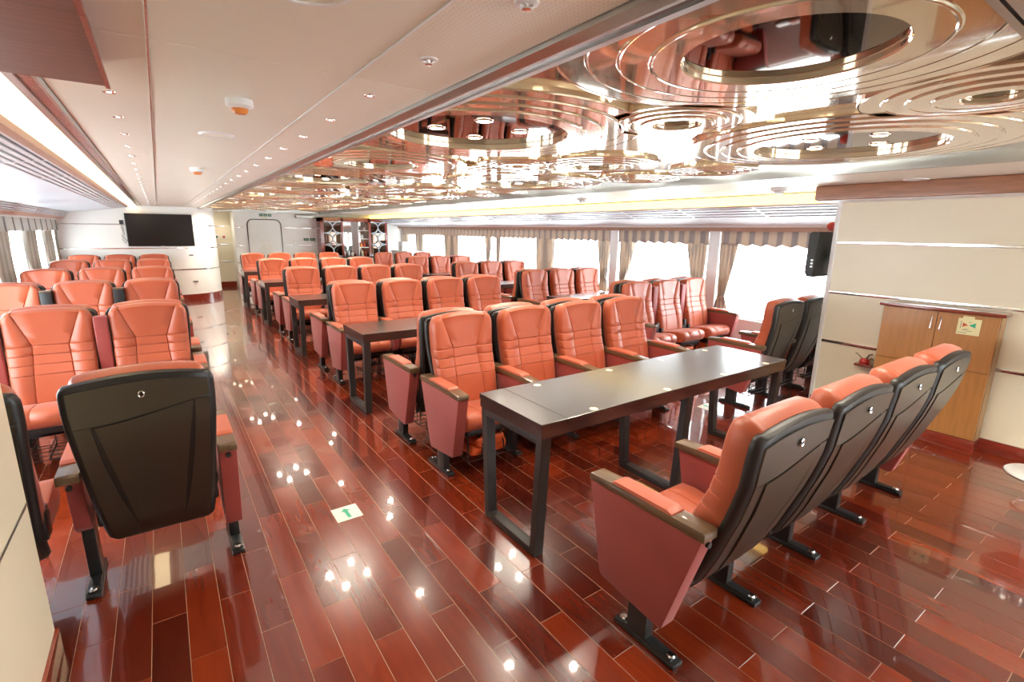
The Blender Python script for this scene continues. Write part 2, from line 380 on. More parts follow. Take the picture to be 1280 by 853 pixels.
# alcove and door wall
alc = struct(finish('wall_alcove', B((1.15, 1.70, 16.3, 16.4, 0, 2.14)), cream, smooth=False))
metal_strips(alc, [(1.16, 1.69, 16.292, 16.3, z-.012, z+.012) for z in (.70, 1.18, 1.68)])
struct(finish('baseboard_alcove', B((1.15, 1.70, 16.285, 16.3, 0, .13)), redwood))
dw = struct(finish('wall_door_side', B((1.70, 3.84, 15.6, 16.4, 0, 2.14)), cream_cool, smooth=False))
metal_strips(dw, [(a, b, 15.592, 15.6, z-.01, z+.01) for z in (.70, 1.16, 1.66) for a, b in ((1.70, 1.93), (2.98, 3.83))])
fw2 = struct(finish('wall_corner', B((3.84, 6.5, 15.6, 16.4, 0, 2.14)), cream_cool, smooth=False))
# door with rounded outline
def rrect(x0, x1, z0, z1, r, n=6):
    P = []
    for cx, cz, a0 in ((x1-r, z1-r, 0), (x0+r, z1-r, PI/2), (x0+r, z0+r, PI), (x1-r, z0+r, 3*PI/2)):
        for t in range(n+1): P.append((cx+r*math.cos(a0+t*PI/2/n), cz+r*math.sin(a0+t*PI/2/n)))
    return P
dr = sroot('door_1', (2.45, 15.6, 0))
finish('door_leaf', prism(rrect(-.41, .41, .06, 1.86, .14), 1, -.03, 0, .004), cream_cool, dr)
bm = bmesh.new(); tube(bm, [(x, -.016, z) for x, z in rrect(-.43, .43, .04, 1.88, .15)], .012, 6, True); finish('door_seal', bm, steel_blk, dr)
bm = bmesh.new(); tube(bm, [(.0+.13*math.cos(a*PI/12), -.034, 1.06+.13*math.sin(a*PI/12)) for a in range(24)], .005, 6, True)
tube(bm, [(.045*math.cos(a*PI/6), -.034, 1.06+.045*math.sin(a*PI/6)) for a in range(12)], .004, 6, True)
for a in range(8): tube(bm, [(.045*math.cos(a*PI/4), -.034, 1.06+.045*math.sin(a*PI/4)), (.165*math.cos(a*PI/4), -.034, 1.06+.165*math.sin(a*PI/4))], .004, 5)
finish('helm_emblem', bm, gold_st, dr)
bm = bmesh.new(); tube(bm, [(-.12, -.034, 1.27), (0, -.034, 1.33), (.12, -.034, 1.27)], .004, 5); finish('chevron_emblem', bm, gold_st, dr)

# right partition with cabinet, left partition beside the camera
rw = struct(finish('wall_partition_right', B((5.17, 5.30, -.8, 2.12, 0, 2.14)), cream, smooth=False))
metal_strips(rw, [(5.162, 5.17, -.78, 2.10, z-.013, z+.013) for z in (.66, 1.13, 1.59)])
finish('corner_bead', B((5.155, 5.19, 2.10, 2.135, 0, 1.95), bev=.006), white_paint, rw)
struct(finish('baseboard_right', B((5.15, 5.17, -.78, 2.12, 0, .10), bev=.003), redwood))
struct(finish('trim_bulkhead_right', B((4.84, 5.17, YB+.02, 2.20, 1.955, 2.078), bev=.012, seg=3), bulkwood))
struct(finish('trim_bulkhead_underside', B((4.86, 5.17, YB+.03, 2.185, 1.948, 1.955)), white_paint, smooth=False))
lw = struct(finish('wall_partition_left', B((-.64, -.51, .2, 2.36, 0, 2.14)), cream, smooth=False))
for z in (.65, 1.13, 1.59): finish('panel_joint', B((-.514, -.508, .21, 2.355, z-.006, z+.006)), grey_trim, lw, smooth=False)
struct(finish('baseboard_left', B((-.512, -.497, .21, 2.365, 0, .10), bev=.003), redwood))
bd = struct(finish('trim_bulkhead_left', B((-.51, -.07, YB+.02, 1.83, 2.02, 2.078), bev=.002), bulkdark))
finish('edge_strip', B((-.072, -.062, YB+.02, 1.84, 2.016, 2.026)), red_mirror_trim, bd, smooth=False)

# ---- ceiling
ceil = struct(finish('ceiling', B((-1.84, 6.62, YB-.1, 16.5, 2.30, 2.40)), white_paint, smooth=False))
def cpanel(x0, x1, y0, y1, m=ceilm): return finish('ceiling_panel', B((x0+.002, x1-.002, y0+.002, y1-.002, ZC, ZC+.03, .0015), seg=1), m, ceil, smooth=False)
ys = [YB, -0.8, 1.55, 3.95, 6.35, 8.75, 11.15, 13.5, 16.3]
for a, b in zip(ys, ys[1:]):
    if a < 13: cpanel(-.235, .03, a, b)
    cpanel(.03, .51, a, b); cpanel(.51, .785, a, b, perfm if b <= 1.6 else ceilm)
    if b > .3: pass
yr = [YB, -0.9, 0.27]
for a, b in zip(yr, yr[1:]):
    for x0, x1 in ((.785, 1.8), (1.8, 2.8), (2.8, 3.95)): cpanel(x0, x1, a, b)
cpanel(.785, 3.95, 15.3, 16.3)
yr = [YB, -0.6, 1.95, 4.45, 6.95, 9.45, 11.95, 14.45, 16.3]
for a, b in zip(yr, yr[1:]):
    cpanel(3.95, 4.70, a, b, ceilm); cpanel(4.70, 5.17 if b <= 2 else 5.43, a, b, ceilm)
def long_strip(name, pts, y0, y1, m, parent=None, kind=True):
    o = finish(name, prism(pts, 1, y0, y1), m, parent, smooth=False)
    if kind and parent is None: struct(o)
    return o
long_strip('trim_1', [(.028, ZC-.001), (.032, ZC-.001), (.032, ZC-.006), (.028, ZC-.006)], YB, 13.5, chrome)
long_strip('trim_2', [(.508, ZC-.001), (.512, ZC-.001), (.512, ZC-.004), (.508, ZC-.004)], YB, 16.2, white_paint)
# frame of the mirror ceiling
MX0, MX1, MY0, MY1 = 0.885, 3.89, 0.36, 15.25
long_strip('trim_3', [(.785, ZC-.012), (.815, ZC-.020), (.825, ZC-.020), (.825, ZC+.03), (.785, ZC+.03)], .30, 15.3, grey_trim)
long_strip('trim_4', [(.825, ZC-.006), (.865, ZC-.006), (.865, ZC+.03), (.825, ZC+.03)], .30, 15.3, red_mirror_trim)
long_strip('trim_5', [(.865, ZC-.014), (.885, ZC-.014), (.885, ZC+.06), (.865, ZC+.06)], .30, 15.3, grey_trim)
long_strip('trim_6', [(3.89, ZC-.014), (3.95, ZC-.014), (3.95, ZC+.06), (3.89, ZC+.06)], .30, 15.3, grey_trim)
struct(finish('trim_7', B((.785, 3.95, .27, .31, ZC-.014, ZC+.06), (.785, 3.95, .32, .335, ZC-.010, ZC+.06)), grey_trim, smooth=False))
struct(finish('trim_8', B((.785, 3.95, 15.25, 15.31, ZC-.014, ZC+.06)), grey_trim, smooth=False))
ZM = 2.125
mir = struct(finish('ceiling_mirror', B((MX0-.02, MX1+.02, .30, 15.3, ZM, ZM+.02)), goldmir, smooth=False))
def ros_prof(r, step, n=4):  # disc, rim wall, then low terraces
    zt, zl = (ZM-.004 if r > .3 else 2.112), 2.092; P = [(0, zt), (r-.004, zt)]
    P2 = [(r-.004, zt), (r, zt-.002), (r, zl+.004), (r+.004, zl)]
    q = r; z = zl
    for i in range(n):
        q += step; P2 += [(q-.010, z), (q-.006, z-.0015), (q-.001, z-.001), (q+.001, z+.003), (q+.003, z+.004)]; z += .004
    P2 += [(q+.004, ZM+.002)]
    return P, P2
LPOS = []
def downlight(x, y, z, i):
    t = thing('downlight', '', 'downlight', (x, y, z), 0, 'warm downlights in the mirror ceiling')
    finish('bezel', lathe([(.030, 0), (.030, -.006), (.042, -.004), (.044, 0)], 16), chrome, t)
    finish('lens', lathe([(0, -.0035), (.030, -.0035), (.030, 0)], 16), lampm, t)
    ld = bpy.data.lights.new('downlight bulb', 'SPOT'); ld.energy = LAMP_W*(1.6 if y > 9 else 1.0); ld.color = (1.0, 0.90, 0.74); ld.shadow_soft_size = .03; ld.spot_size = math.radians(150); ld.spot_blend = .7
    lo = bpy.data.objects.new('bulb', ld); C.objects.link(lo); lo.parent = t; lo.location = (0, 0, -.02)
    LPOS.append((x, y, t))
ros = []
for k in range(6):
    o = 2.8*k
    ros += [(1.30, 2.14+o, .42, .085), (2.93, 1.22+o, .42, .085), (1.35, .73+o, .25, .085), (1.83, 1.42+o, .10, .050), (2.56, 2.62+o, .18, .06),
            (2.26, .52+o, .09, .07), (3.42, 2.30+o, .11, .05), (2.10, 2.95+o, .09, .045), (3.45, 3.02+o, .10, .06)]
cache = {}
for i, (x, y, r, st) in enumerate(ros):
    if y < .5 or y > 14.9: continue
    tot = r+4*st
    pr, p2 = ros_prof(r, st)
    d = finish('rosette_disc', lathe(pr, 48, (x, y, 0)), golddark, mir)
    bm = lathe(p2, 72, (x, y, 0), (MX0+.001, MX1-.001)) 
    for v in bm.verts: v.co.y = min(max(v.co.y, .337), 15.248)
    bmesh.ops.dissolve_degenerate(bm, dist=1e-5, edges=bm.edges[:])
    finish('rosette_ring', bm, goldmir, mir, ang=8)
    zz = ZM-.005
    if r > .4:
        for a in range(4): downlight(x+.20*math.cos(PI/4+a*PI/2+.35), y+.20*math.sin(PI/4+a*PI/2+.35), zz, i)
    elif r < .2 and y < 13: downlight(x, y, zz, i)

for x, y in ((1.4, 15.75), (1.2, -.9), (2.7, -.9), (4.35, -.8), (4.35, -2.0), (2.7, -2.2), (.2, -1.8)): downlight(x, y, ZC, 0)  # added lamps: alcove fill, plus unseen ones behind the camera brightening right wall
for q in LPOS[-6:]:
    for c_ in q[2].children:
        if c_.type == 'LIGHT': c_.data.energy = 26
for q in LPOS[-7:-6]:
    for c_ in q[2].children:
        if c_.type == 'LIGHT': c_.data.energy = 9
# ---- coves, louvres and fascias along both sides
def side_profile(sx, pts, name, y0, y1, m):
    P = [(sx(x), z) for x, z in pts]; return long_strip(name, P, y0, y1, m)
# left
yl0, yl1 = YB+.02, 13.49
long_strip('trim_9', [(-.235, ZC), (-.24, ZC-.012), (-.25, ZC-.012), (-.25, ZC+.05), (-.235, ZC+.05)], yl0, yl1, grey_trim)
long_strip('trim_10', [(-.25, ZC-.002), (-.29, ZC-.002), (-.29, ZC+.04), (-.25, ZC+.04)], yl0, yl1, red_mirror_trim)
long_strip('trim_11', [(-.29, ZC-.010), (-.315, ZC-.010), (-.315, ZC+.06), (-.29, ZC+.06)], yl0, yl1, grey_trim)
cl = thing('cove_light', 'long warm light strip glowing in the left ceiling cove above the windows', 'cove light', (-.40, 5.2, 2.12))
finish('diffuser', prism([(.075, .045), (-.055, -.045), (-.055, -.035), (.075, .055)], 1, yl0-5.2, yl1-5.2), cove_l, cl, smooth=False)
long_strip('trim_12', [(-.455, 2.07), (-.465, 2.045), (-.50, 2.035), (-.50, 2.075)], yl0, yl1, taupe)
def louvre(name, p0, p1, y0, y1, n, m, seg, slot=.5):
    """white sloping panel with long dark slots: n slats running along y, cross bars every seg"""
    r = sroot(name, (0, 0, 0)); a = Vector(p0); b = Vector(p1); d = (b-a); nrm = Vector((d.y, -d.x)).normalized()
    if nrm.y > 0: nrm = -nrm
    up_ = -nrm
    def quad(t0, t1, o0, o1): 
        q = [a+d*t0+up_*o0, a+d*t1+up_*o0, a+d*t1+up_*o1, a+d*t0+up_*o1]; return [(v.x, v.y) for v in q]
    finish('backing', prism(quad(.0, 1, .02, .03), 1, y0, y1), dark_slot, r, smooth=False)
    for i in range(n+1):
        c = (i)/n*(1-.5/n*0); wd = (1-slot)/n
        t0 = max(0, min(1, i/n-wd/2)); t1 = max(0, min(1, i/n+wd/2))
        finish('slat', prism(quad(t0, t1, 0, .018), 1, y0, y1), m, r, smooth=False)
    y = y0
    bmx = bmesh.new()
    while y < y1: prism(quad(.0, 1, -.001, .019), 1, y, min(y+.035, y1), bm=bmx); y += seg
    finish('cross_bar', bmx, m, r, smooth=False)
    return r
louvre('trim_13', (-.50, 2.035), (-.72, 2.0), yl0, yl1, 5, soffit, 1.2, .45)
long_strip('trim_14', [(-.72, 2.0), (-1.40, 1.914), (-1.40, 1.93), (-.72, 2.016)], yl0, yl1, bluewhite)
louvre('trim_15', (-1.40, 1.914), (-1.50, 1.82), yl0, yl1, 4, soffit, 1.2, .45)
long_strip('trim_16', [(-1.50, 1.82), (-1.545, 1.777), (-1.72, 1.777), (-1.72, 1.83)], yl0, yl1, taupe)
# right
yr0, yr1 = 2.14, 15.58
long_strip('trim_17', [(5.43, ZC-.008), (5.445, ZC-.008), (5.445, ZC+.05), (5.43, ZC+.05)], yr0, yr1, grey_trim)
cr_ = thing('cove_light', 'yellow light strip glowing in the ceiling cove above the right hand windows', 'cove light', (5.46, 8.9, 2.02))
finish('diffuser', prism([(-.012, .045), (.015, -.050), (.025, -.050), (.0, .05)], 1, yr0-8.9, yr1-8.9), cove_r, cr_, smooth=False)
long_strip('trim_18', [(5.475, 1.970), (5.51, 1.950), (5.51, 1.985), (5.48, 1.985)], yr0, yr1, taupe)
louvre('trim_19', (5.51, 1.953), (5.90, 1.85), yr0, yr1, 4, soffit, 1.0, .52)
long_strip('trim_24', [(5.90, 1.85), (6.36, 1.772), (6.36, 1.79), (5.90, 1.87)], yr0, yr1, soffit)
long_strip('trim_25', [(6.36, 1.772), (6.385, 1.742), (6.5, 1.742), (6.5, 1.79)], yr0, yr1, white_paint)
long_strip('trim_26', [(6.375, 1.741), (6.395, 1.690), (6.5, 1.690), (6.5, 1.741)], yr0, yr1, taupe)

# ---- small ceiling fittings
ORD = ['first', 'second', 'third', 'fourth', 'fifth', 'sixth', 'seventh', 'eighth', 'ninth', 'tenth', 'eleventh', 'twelfth', 'thirteenth', 'fourteenth', 'fifteenth', 'sixteenth', 'seventeenth', 'eighteenth', 'nineteenth', 'twentieth', 'twenty-first', 'twenty-second', 'twenty-third', 'twenty-fourth', 'twenty-fifth', 'twenty-sixth', 'twenty-seventh', 'twenty-eighth', 'twenty-ninth', 'thirtieth', 'thirty-first', 'thirty-second', 'thirty-third', 'thirty-fourth', 'thirty-fifth', 'thirty-sixth']
big_names = {}
for i, (x, y, t) in enumerate(sorted(LPOS, key=lambda q: (q[1], q[0]))):
    side = 'left' if x < 1.9 else ('middle' if x < 2.6 else 'right')
    big_names.setdefault(side, []).append(t)
for side, L in big_names.items():
    for i, t in enumerate(L):
        t['label'] = 'warm round downlight on %s of mirror ceiling, %s from the camera' % (side, ORD[i] if i < len(ORD) else 'farthest')  # wording also reaches the added lamps outside the mirror ceiling
        t['group'] = 'warm downlights on the %s of the mirror ceiling' % side
bez = finish('bezel', lathe([(.008, 0), (.009, -.003), (.018, -.003), (.019, 0)], 12), chrome, link=False)
lens = finish('lens', lathe([(0, -.002), (.008, -.002), (.008, 0)], 12), ledm, link=False)
for xx, nm, y_0 in ((-.08, 'left', 2.20), (.62, 'right', 1.71)):
    for i in range(24):
        y = y_0+.4625*i
        if y > 13.2: break
        t = thing('ceiling_spot', 'tiny recessed ceiling spot, %s along the %s row of white ceiling' % (ORD[i], nm), 'ceiling light', (xx, y, ZC), 0, 'tiny spots in the %s row' % nm)
        put('bezel', bez, t); put('lens', lens, t)
for (x, y, s, lab) in ((.28, 2.05, .70, 'orange tipped smoke detector nearest the camera on cream ceiling'), (.29, 4.52, .75, 'smaller orange tipped smoke detector farther along the cream ceiling')):
    t = thing('smoke_detector', lab, 'smoke detector', (x, y, ZC))
    finish('base', lathe([(0, 0), (.062*s, 0), (.062*s, -.03*s), (.045*s, -.042*s), (0, -.042*s)], 24), white_paint, t)
    finish('sensor', lathe([(.038*s, -.042*s), (.038*s, -.052*s), (.028*s, -.064*s), (0, -.066*s)], 20), orange, t)
for (x, y, lab) in ((4.79, 2.50, 'white smoke detector on right ceiling strip nearer the wood bulkhead'), (4.54, 4.90, 'white smoke detector on right ceiling strip farther away')):
    t = thing('smoke_detector', lab, 'smoke detector', (x, y, ZC))
    finish('base', lathe([(0, 0), (.075, 0), (.075, -.02), (.06, -.035), (0, -.035)], 24), white_paint, t)
    finish('sensor', lathe([(.042, -.035), (.040, -.055), (0, -.06)], 20), white_paint, t)
for (x, y, r, lab) in ((.265, 1.03, .085, 'round white ceiling speaker grille at top edge above camera'), (.28, 2.85, .07, 'round white ceiling speaker between the two smoke detectors'), (4.76, 1.45, .08, 'round white speaker disc on ceiling above the wood bulkhead')):
    t = thing('ceiling_speaker', lab, 'speaker', (x, y, ZC))
    finish('rim', lathe([(r-.008, 0), (r-.008, -.008), (r, -.008), (r+.006, 0)], 28), white_paint, t)
    finish('grille', lathe([(0, -.005), (r-.008, -.005), (r-.008, 0)], 28), ceilm, t)
for (x, y, lab) in ((.62, 1.27, 'sprinkler head with white ring on perforated ceiling strip'), (.63, .86, 'chrome sprinkler head at top edge of perforated ceiling strip')):
    t = thing('sprinkler', lab, 'sprinkler', (x, y, ZC))
    finish('ring', lathe([(.012, 0), (.013, -.005), (.024, -.003), (.025, 0)], 20), white_paint, t)
    finish('head', lathe([(0, -.014), (.009, -.013), (.009, -.010), (.004, -.008), (.006, 0)], 14), chrome, t)

# ================================================================== CHAIRS
# local frame: chair faces +Y, y=0 is the front end of the arms
YFR = [(.36, -.385), (.50, -.405), (.62, -.43), (.75, -.475), (.86, -.495), (.95, -.500), (1.06, -.510)]
YRE = [(.20, -.375), (.26, -.43), (.35, -.49), (.49, -.54), (.60, -.57), (.71, -.60), (.84, -.625), (1.06, -.635)]
def cushion():
    zr = [.36, .40, .46, .52, .57, .612, .618, .622, .626, .655, .680, .686, .690, .694, .722, .746, .751, .755, .759, .786, .806, .812, .817, .823, .86, .90, .94, .98, 1.01, 1.03, 1.045]
    gro = {.622: 1, .690: 1, .755: 1, .817: 1}
    F, K = [], []
    for z in zr:
        t = (z-.36)/(1.045-.36)
        W = .222+.018*t
        if z > .98: W -= .030*((z-.98)/.065)**2
        if z < .817: xs = .098+.022*(.817-z)/.5
        else: xs = .098+.085*(z-.817)/.228
        xs = min(xs, W-.035)
        cols = [-W, -W+.012, -(W+xs)/2, -xs-.006, -xs, -xs+.006, -xs*.5, 0, xs*.5, xs-.006, xs, xs+.006, (W+xs)/2, W-.012, W]
        rF, rK = [], []
        for i, x in enumerate(cols):
            zz = z+(.026*t**6)*(1-(x/.24)**2)
            y = interp(z, YFR)
            s = abs(x)/W
            y += .020*s*s                               # wings come forward
            if i in (4, 10): y -= .008
            if i in (0, 14): y -= .020
            elif i in (1, 13): y -= .006
            if z in gro: y -= .0075
            elif .668 < z < .817 or z < .668: y += .0
            if z > 1.03: y -= .020*((z-1.03)/.015)
            if .9 < z < 1.03 and 4 < i < 10: y -= .004
            if z < .40: y -= .02*(1-(z-.36)/.04)
            rF.append((x, y, zz)); rK.append((x*1.0, interp(z, YRE)+.035, zz-.016*t**5))
        F.append(rF); K.append(rK)
    return slab(F, K, .010, 2)
def shell():
    zr = [.20, .23, .30, .36, .44, .52, .60, .68, .76, .84, .92, .98, 1.00, 1.015, 1.025]; F, K = [], []
    for z in zr:
        t = (z-.20)/(1.025-.20); W = .205+.055*min(1, t*1.2)
        if z > .99: W -= .016*((z-.99)/.035)**2
        if z < .22: W -= .012
        a, b = [], []
        for s in (-1, -.93, -.6, -.3, 0, .3, .6, .93, 1):
            x = s*W; zz = z+.024*t**6*(1-s*s)
            y = interp(z, YRE)
            a.append((x, y+(.010 if abs(s) == 1 else 0), zz)); b.append((x, y+.042, zz))
        F.append(a); K.append(b)
    return slab(K, F, .006, 2)
def curved_strip(fl, fr, z0, z1, n, off, th, ns=6, ztop=None, zbot=None):
    """plate that follows the rear curve of the shell; off = how far it stands proud"""
    F, K = [], []
    for j in range(n+1):
        t = j/n; a, b = [], []
        for i in range(ns+1):
            s = i/ns
            zb = zbot(s) if zbot else z0; zt = ztop(s) if ztop else z1
            z = zb+(zt-zb)*t
            x = fl(z)+(fr(z)-fl(z))*s; y = interp(z, YRE)-off
            a.append((x, y, z)); b.append((x, y+th, z))
        F.append(a); K.append(b)
    return slab(F, K, .0, 1)
Wp = lambda z: (.186+.054*min(1, (z-.20)/.855*1.2))-(0.008*max(0, (z-.99)/.04)**2)
CH = {}
CH['backrest'] = finish('backrest', cushion(), leather, link=False, ang=50)
CH['back_shell'] = finish('back_shell', shell(), shell_dark, link=False, ang=40)
wav = lambda s: .865+.035*(s)+.018*math.sin((s-.5)*PI)-.012*math.sin(s*PI)
CH['upper_panel'] = finish('upper_panel', curved_strip(lambda z: -Wp(z), lambda z: Wp(z), .84, 1.0, 8, .006, .012, 8, ztop=lambda s: .998+.024*(1-(2*s-1)**2), zbot=lambda s: wav(s)+.004), shell_pan, link=False)
inn = lambda z: .085+.092*max(0, (z-.25)/.65)**1.2
CH['pocket_panel'] = finish('pocket_panel', curved_strip(lambda z: -inn(z), lambda z: inn(z), .23, .86, 13, .008, .014, 6, ztop=lambda s: wav(.12+.76*s)-.003), shell_pan, link=False)
outl = lambda z: inn(z)+.004+.020*math.sin(PI*min(1, max(0, (z-.30)/.62)))
def side_strips():
    bm = bmesh.new()
    for sg in (-1, 1):
        m = curved_strip(lambda z: sg*outl(z), lambda z: sg*max(Wp(z), outl(z)+.002), .23, .86, 13, .005, .010, 3, ztop=lambda s: .878+sg*.03)
        bmesh.ops.recalc_face_normals(m, faces=m.faces[:]); merge(bm, m)
    return bm
CH['side_band'] = finish('side_band', side_strips(), shell_pan, link=False)
bm = bmesh.new(); tube(bm, [(.010*math.cos(a*PI/8), -.6425, .965+.013*math.sin(a*PI/8)) for a in range(16)], .003, 6, True)
CH['grip_ring'] = finish('grip_ring', bm, chrome, link=False)
bm = bmesh.new(); cyl(bm, (0, -.6405, .965), .010, .004, 1, 16)
CH['grip_hole'] = finish('grip_hole', bm, black, link=False)
# seat cushion
def seat():
    prof = [(-.075, .345), (-.055, .385), (-.060, .430), (-.090, .456), (-.16, .462), (-.30, .445), (-.44, .420), (-.47, .38), (-.46, .335), (-.30, .325), (-.12, .325)]
    F, K = [], []
    xs = [-.226, -.218, -.15, -.11, -.106, -.102, 0, .102, .106, .11, .15, .218, .226]
    bm = bmesh.new(); rings = []
    for i, x in enumerate(xs):
        e = 0.014 if i in (0, len(xs)-1) else 0; gz = .006 if i in (4, 8) else 0
        cy, cz = -.27, .39
        rings.append([bm.verts.new((x, y+(cy-y)*e*2.2, z+(cz-z)*e*6 - (gz if z > .40 else 0))) for y, z in prof])
    for a, b in zip(rings, rings[1:]):
        n = len(a)
        for k in range(n): bm.faces.new((a[k], a[(k+1) % n], b[(k+1) % n], b[k]))
    bm.faces.new(rings[0]); bm.faces.new(rings[-1][::-1]); bmesh.ops.recalc_face_normals(bm, faces=bm.faces[:])
    return bm
CH['seat'] = finish('seat', seat(), leather, link=False, ang=50)
CH['seat_pan'] = finish('seat_pan', B((-.20, .20, -.44, -.11, .285, .33, .012)), black, link=False)
bm = bmesh.new()
for y in (-.12, -.20, -.28, -.36, -.42): tube(bm, [(-.20, y, .29), (-.19, y, .10), (.19, y, .10), (.20, y, .29)], .004, 5)
for x in (-.19, -.06, .06, .19): tube(bm, [(x, -.115, .29 if abs(x) > .1 else .10), (x, -.12, .10), (x, -.42, .10), (x, -.425, .29)], .004, 5)
CH['wire_basket'] = finish('wire_basket', bm, steel_blk, link=False)
bm = bmesh.new()
box(bm, -.02, .02, -.47, -.38, .33, .47, .01); cyl(bm, (0, -.43, .43), .028, .05, 0, 14)
CH['hinge'] = finish('hinge', bm, black, link=False)
# arms
def arm_top():
    bm = bmesh.new()
    prof = [(0.0, .600), (0.0, .624), (-.006, .632), (-.13, .638), (-.45, .638), (-.555, .640), (-.565, .632), (-.565, .600)]
    return prism(prof, 0, -.040, .040, .005, 2)
CH['armrest'] = finish('armrest', arm_top(), armwood, link=False)
CH['arm_pad'] = finish('arm_pad', prism([(-.125, .630), (-.128, .644), (-.15, .652), (-.40, .652), (-.425, .644), (-.43, .630)], 0, -.0385, .0385, .006, 2), pad_red, link=False)
CH['side_panel'] = finish('side_panel', prism([(-.004, .600), (-.085, .195), (-.10, .178), (-.41, .142), (-.425, .152), (-.556, .600)], 0, -.038, .038, .007, 2), side_red, link=False)
bm = B((-.024, .024, -.345, -.245, .015, .16, .006), (-.030, .030, -.49, -.18, 0, .022, .008), (-.024, .024, -.47, -.20, .020, .032, .006))
CH['pedestal'] = finish('pedestal', bm, steel_blk, link=False)
CH['tall_pedestal'] = finish('pedestal', B((-.024, .024, -.345, -.245, .015, .34, .006), (-.030, .030, -.49, -.18, 0, .022, .008), (-.024, .024, -.47, -.20, .020, .032, .006)), steel_blk, link=False)
bm = bmesh.new()
lathe([(0, .038), (.012, .038), (.016, .032), (.020, .032), (.020, .030)], 14, (0, 0, 0), bm=bm)
CH['anchor_bolt'] = finish('anchor_bolt', bm, chrome, link=False)
CH['mid_panel'] = finish('side_panel', prism([(-.02, .600), (-.07, .36), (-.10, .32), (-.40, .30), (-.43, .33), (-.47, .600)], 0, -.030, .030, .006, 2), side_red, link=False)
CH['arm_button'] = finish('arm_button', cyl(bmesh.new(), (0, -.558, .582), .012, .012, 1, 12), black, link=False)
# raised folding arm
CH['raised_red'] = finish('raised_arm', B((-.042, .042, -.545, -.470, .52, 1.00, .016), seg=3), side_red, link=False)
CH['raised_dark'] = finish('raised_arm', B((-.046, .046, -.53, -.44, .52, .985, .010)), black, link=False)
CH['raised_cap'] = finish('arm_cap', B((-.047, .047, -.532, -.438, .985, 1.0, .004)), armwood, link=False)
CH['low_post'] = finish('arm_post', B((-.022, .022, -.50, -.40, .15, .54, .008)), steel_blk, link=False)

def chair(x, y, facing, label, group, arms=(1, 0), half=.29, basket=True, inner=False, tilt=0.0):
    """facing +1 looks along +Y, -1 looks towards the camera side; arms = (left arm, right arm) seen along +X"""
    t = thing('ferry_seat', label, 'seat', (x, y, 0), 0 if facing > 0 else PI, group)
    def p(k, par=t, dx=0.0):
        if k == 'anchor_bolt':
            for y_ in (-.215, -.455): put('anchor_bolt', CH[k], par, (0, y_, 0))
            return
        o_ = put(CH[k].name.split('.')[0], CH[k], par, (dx, 0, 0))
        if half < .29 and k in ('seat', 'backrest', 'back_shell', 'seat_pan'): o_.scale.x = .955
        return o_
    p('seat'); p('seat_pan'); p('backrest'); p('hinge', t, -.215); p('hinge', t, .215)
    s = p('back_shell')
    for k in ('upper_panel', 'pocket_panel', 'side_band', 'grip_hole', 'grip_ring'): p(k, s)
    if tilt:
        for o_ in t.children:
            if o_.name.split('.')[0] in ('backrest', 'back_shell'):
                o_.rotation_euler.x = tilt; pv = Vector((0, -.45, .40)); o_.location = pv-Matrix.Rotation(tilt, 3, 'X') @ pv
    if basket: p('wire_basket')
    for side, on in ((-1, arms[0]), (1, arms[1])):
        if not on: continue
        dx = side*half*facing
        if on == 1:
            a = p('armrest', t, dx); p('arm_pad', a); p('mid_panel' if (side < 0 and inner) else 'side_panel', t, dx); q = p('tall_pedestal' if (side < 0 and inner) else 'pedestal', t, dx); p('anchor_bolt', q); p('arm_button', a)
        else:
            a = p('raised_red' if on == 2 else 'raised_dark', t, dx)
            if on == 3: p('raised_cap', a)
            p('low_post', t, dx); q = p('pedestal', t, dx); p('anchor_bolt', q)
    return t
PER = 2.48
TC = [2.0+PER*i for i in range(5)]
ROWN = ['nearest', 'second', 'third', 'fourth', 'fifth']
POSN = ['next to the left aisle', 'second from the left aisle', 'third from the left aisle', 'at the right end']
for k in range(5):
    for i in range(4):
        chair(1.75+.58*i, TC[k]+.589, -1, 'coral seat facing camera behind %s table of middle block, %s' % (ROWN[k], POSN[i]),
              'coral seats facing the camera in the middle block', (1, 1 if i == 3 else 0), inner=i > 0)
for k in range(5):
    for i in range(4):
        lab = 'coral seat with bronze grey back in lower right foreground, %s of four from the left' % ORD[i] if k == 0 else 'coral seat facing away before %s middle table, %s' % (ROWN[k], POSN[i])
        chair(1.75+.58*i, TC[k]-.589, 1, lab, 'coral seats facing away in the middle block' if k else 'four coral seats in the right foreground', (1, 1 if i == 3 else 0), basket=(k > 0), inner=i > 0, tilt=.085 if k == 0 else 0)
# left block, three seats wide
LP = ['beside the window', 'in the middle', 'beside the aisle']
LY = [4.18+2.13*i for i in range(5)]
for k in range(5):
    for i in range(3):
        x = -1.295+.58*i
        rt_ = 1 if i == 2 else 0
        lf = 1
        if k == 0 and i: lf = 2
        if k == 1 and i: lf = 3
        chair(x, LY[k], -1, 'coral seat facing camera, left block, %s row, %s' % (ROWN[k], LP[i]), 'coral seats facing the camera in the left block', (lf, rt_), inner=i > 0)
for k in range(5):
    y = 3.13 if k == 0 else LY[k-1]+1.30
    for i in range(3):
        x = -1.295+.58*i
        if k == 0: lab = ['black backed seat mostly hidden behind the left wall, farthest left', 'black backed seat half hidden by left wall edge', 'large black seat back in left foreground beside the aisle'][i]
        else: lab = 'seat facing away back to back with %s left block row, %s' % (ROWN[k-1], LP[i])
        if k == 0 and i == 0: continue
        if k == 0 and i == 1: x -= .05
        chair(x, y, 1, lab, 'seats facing away in the left block', (1, 1 if i == 2 else 0), basket=(k > 0), inner=i > 0)
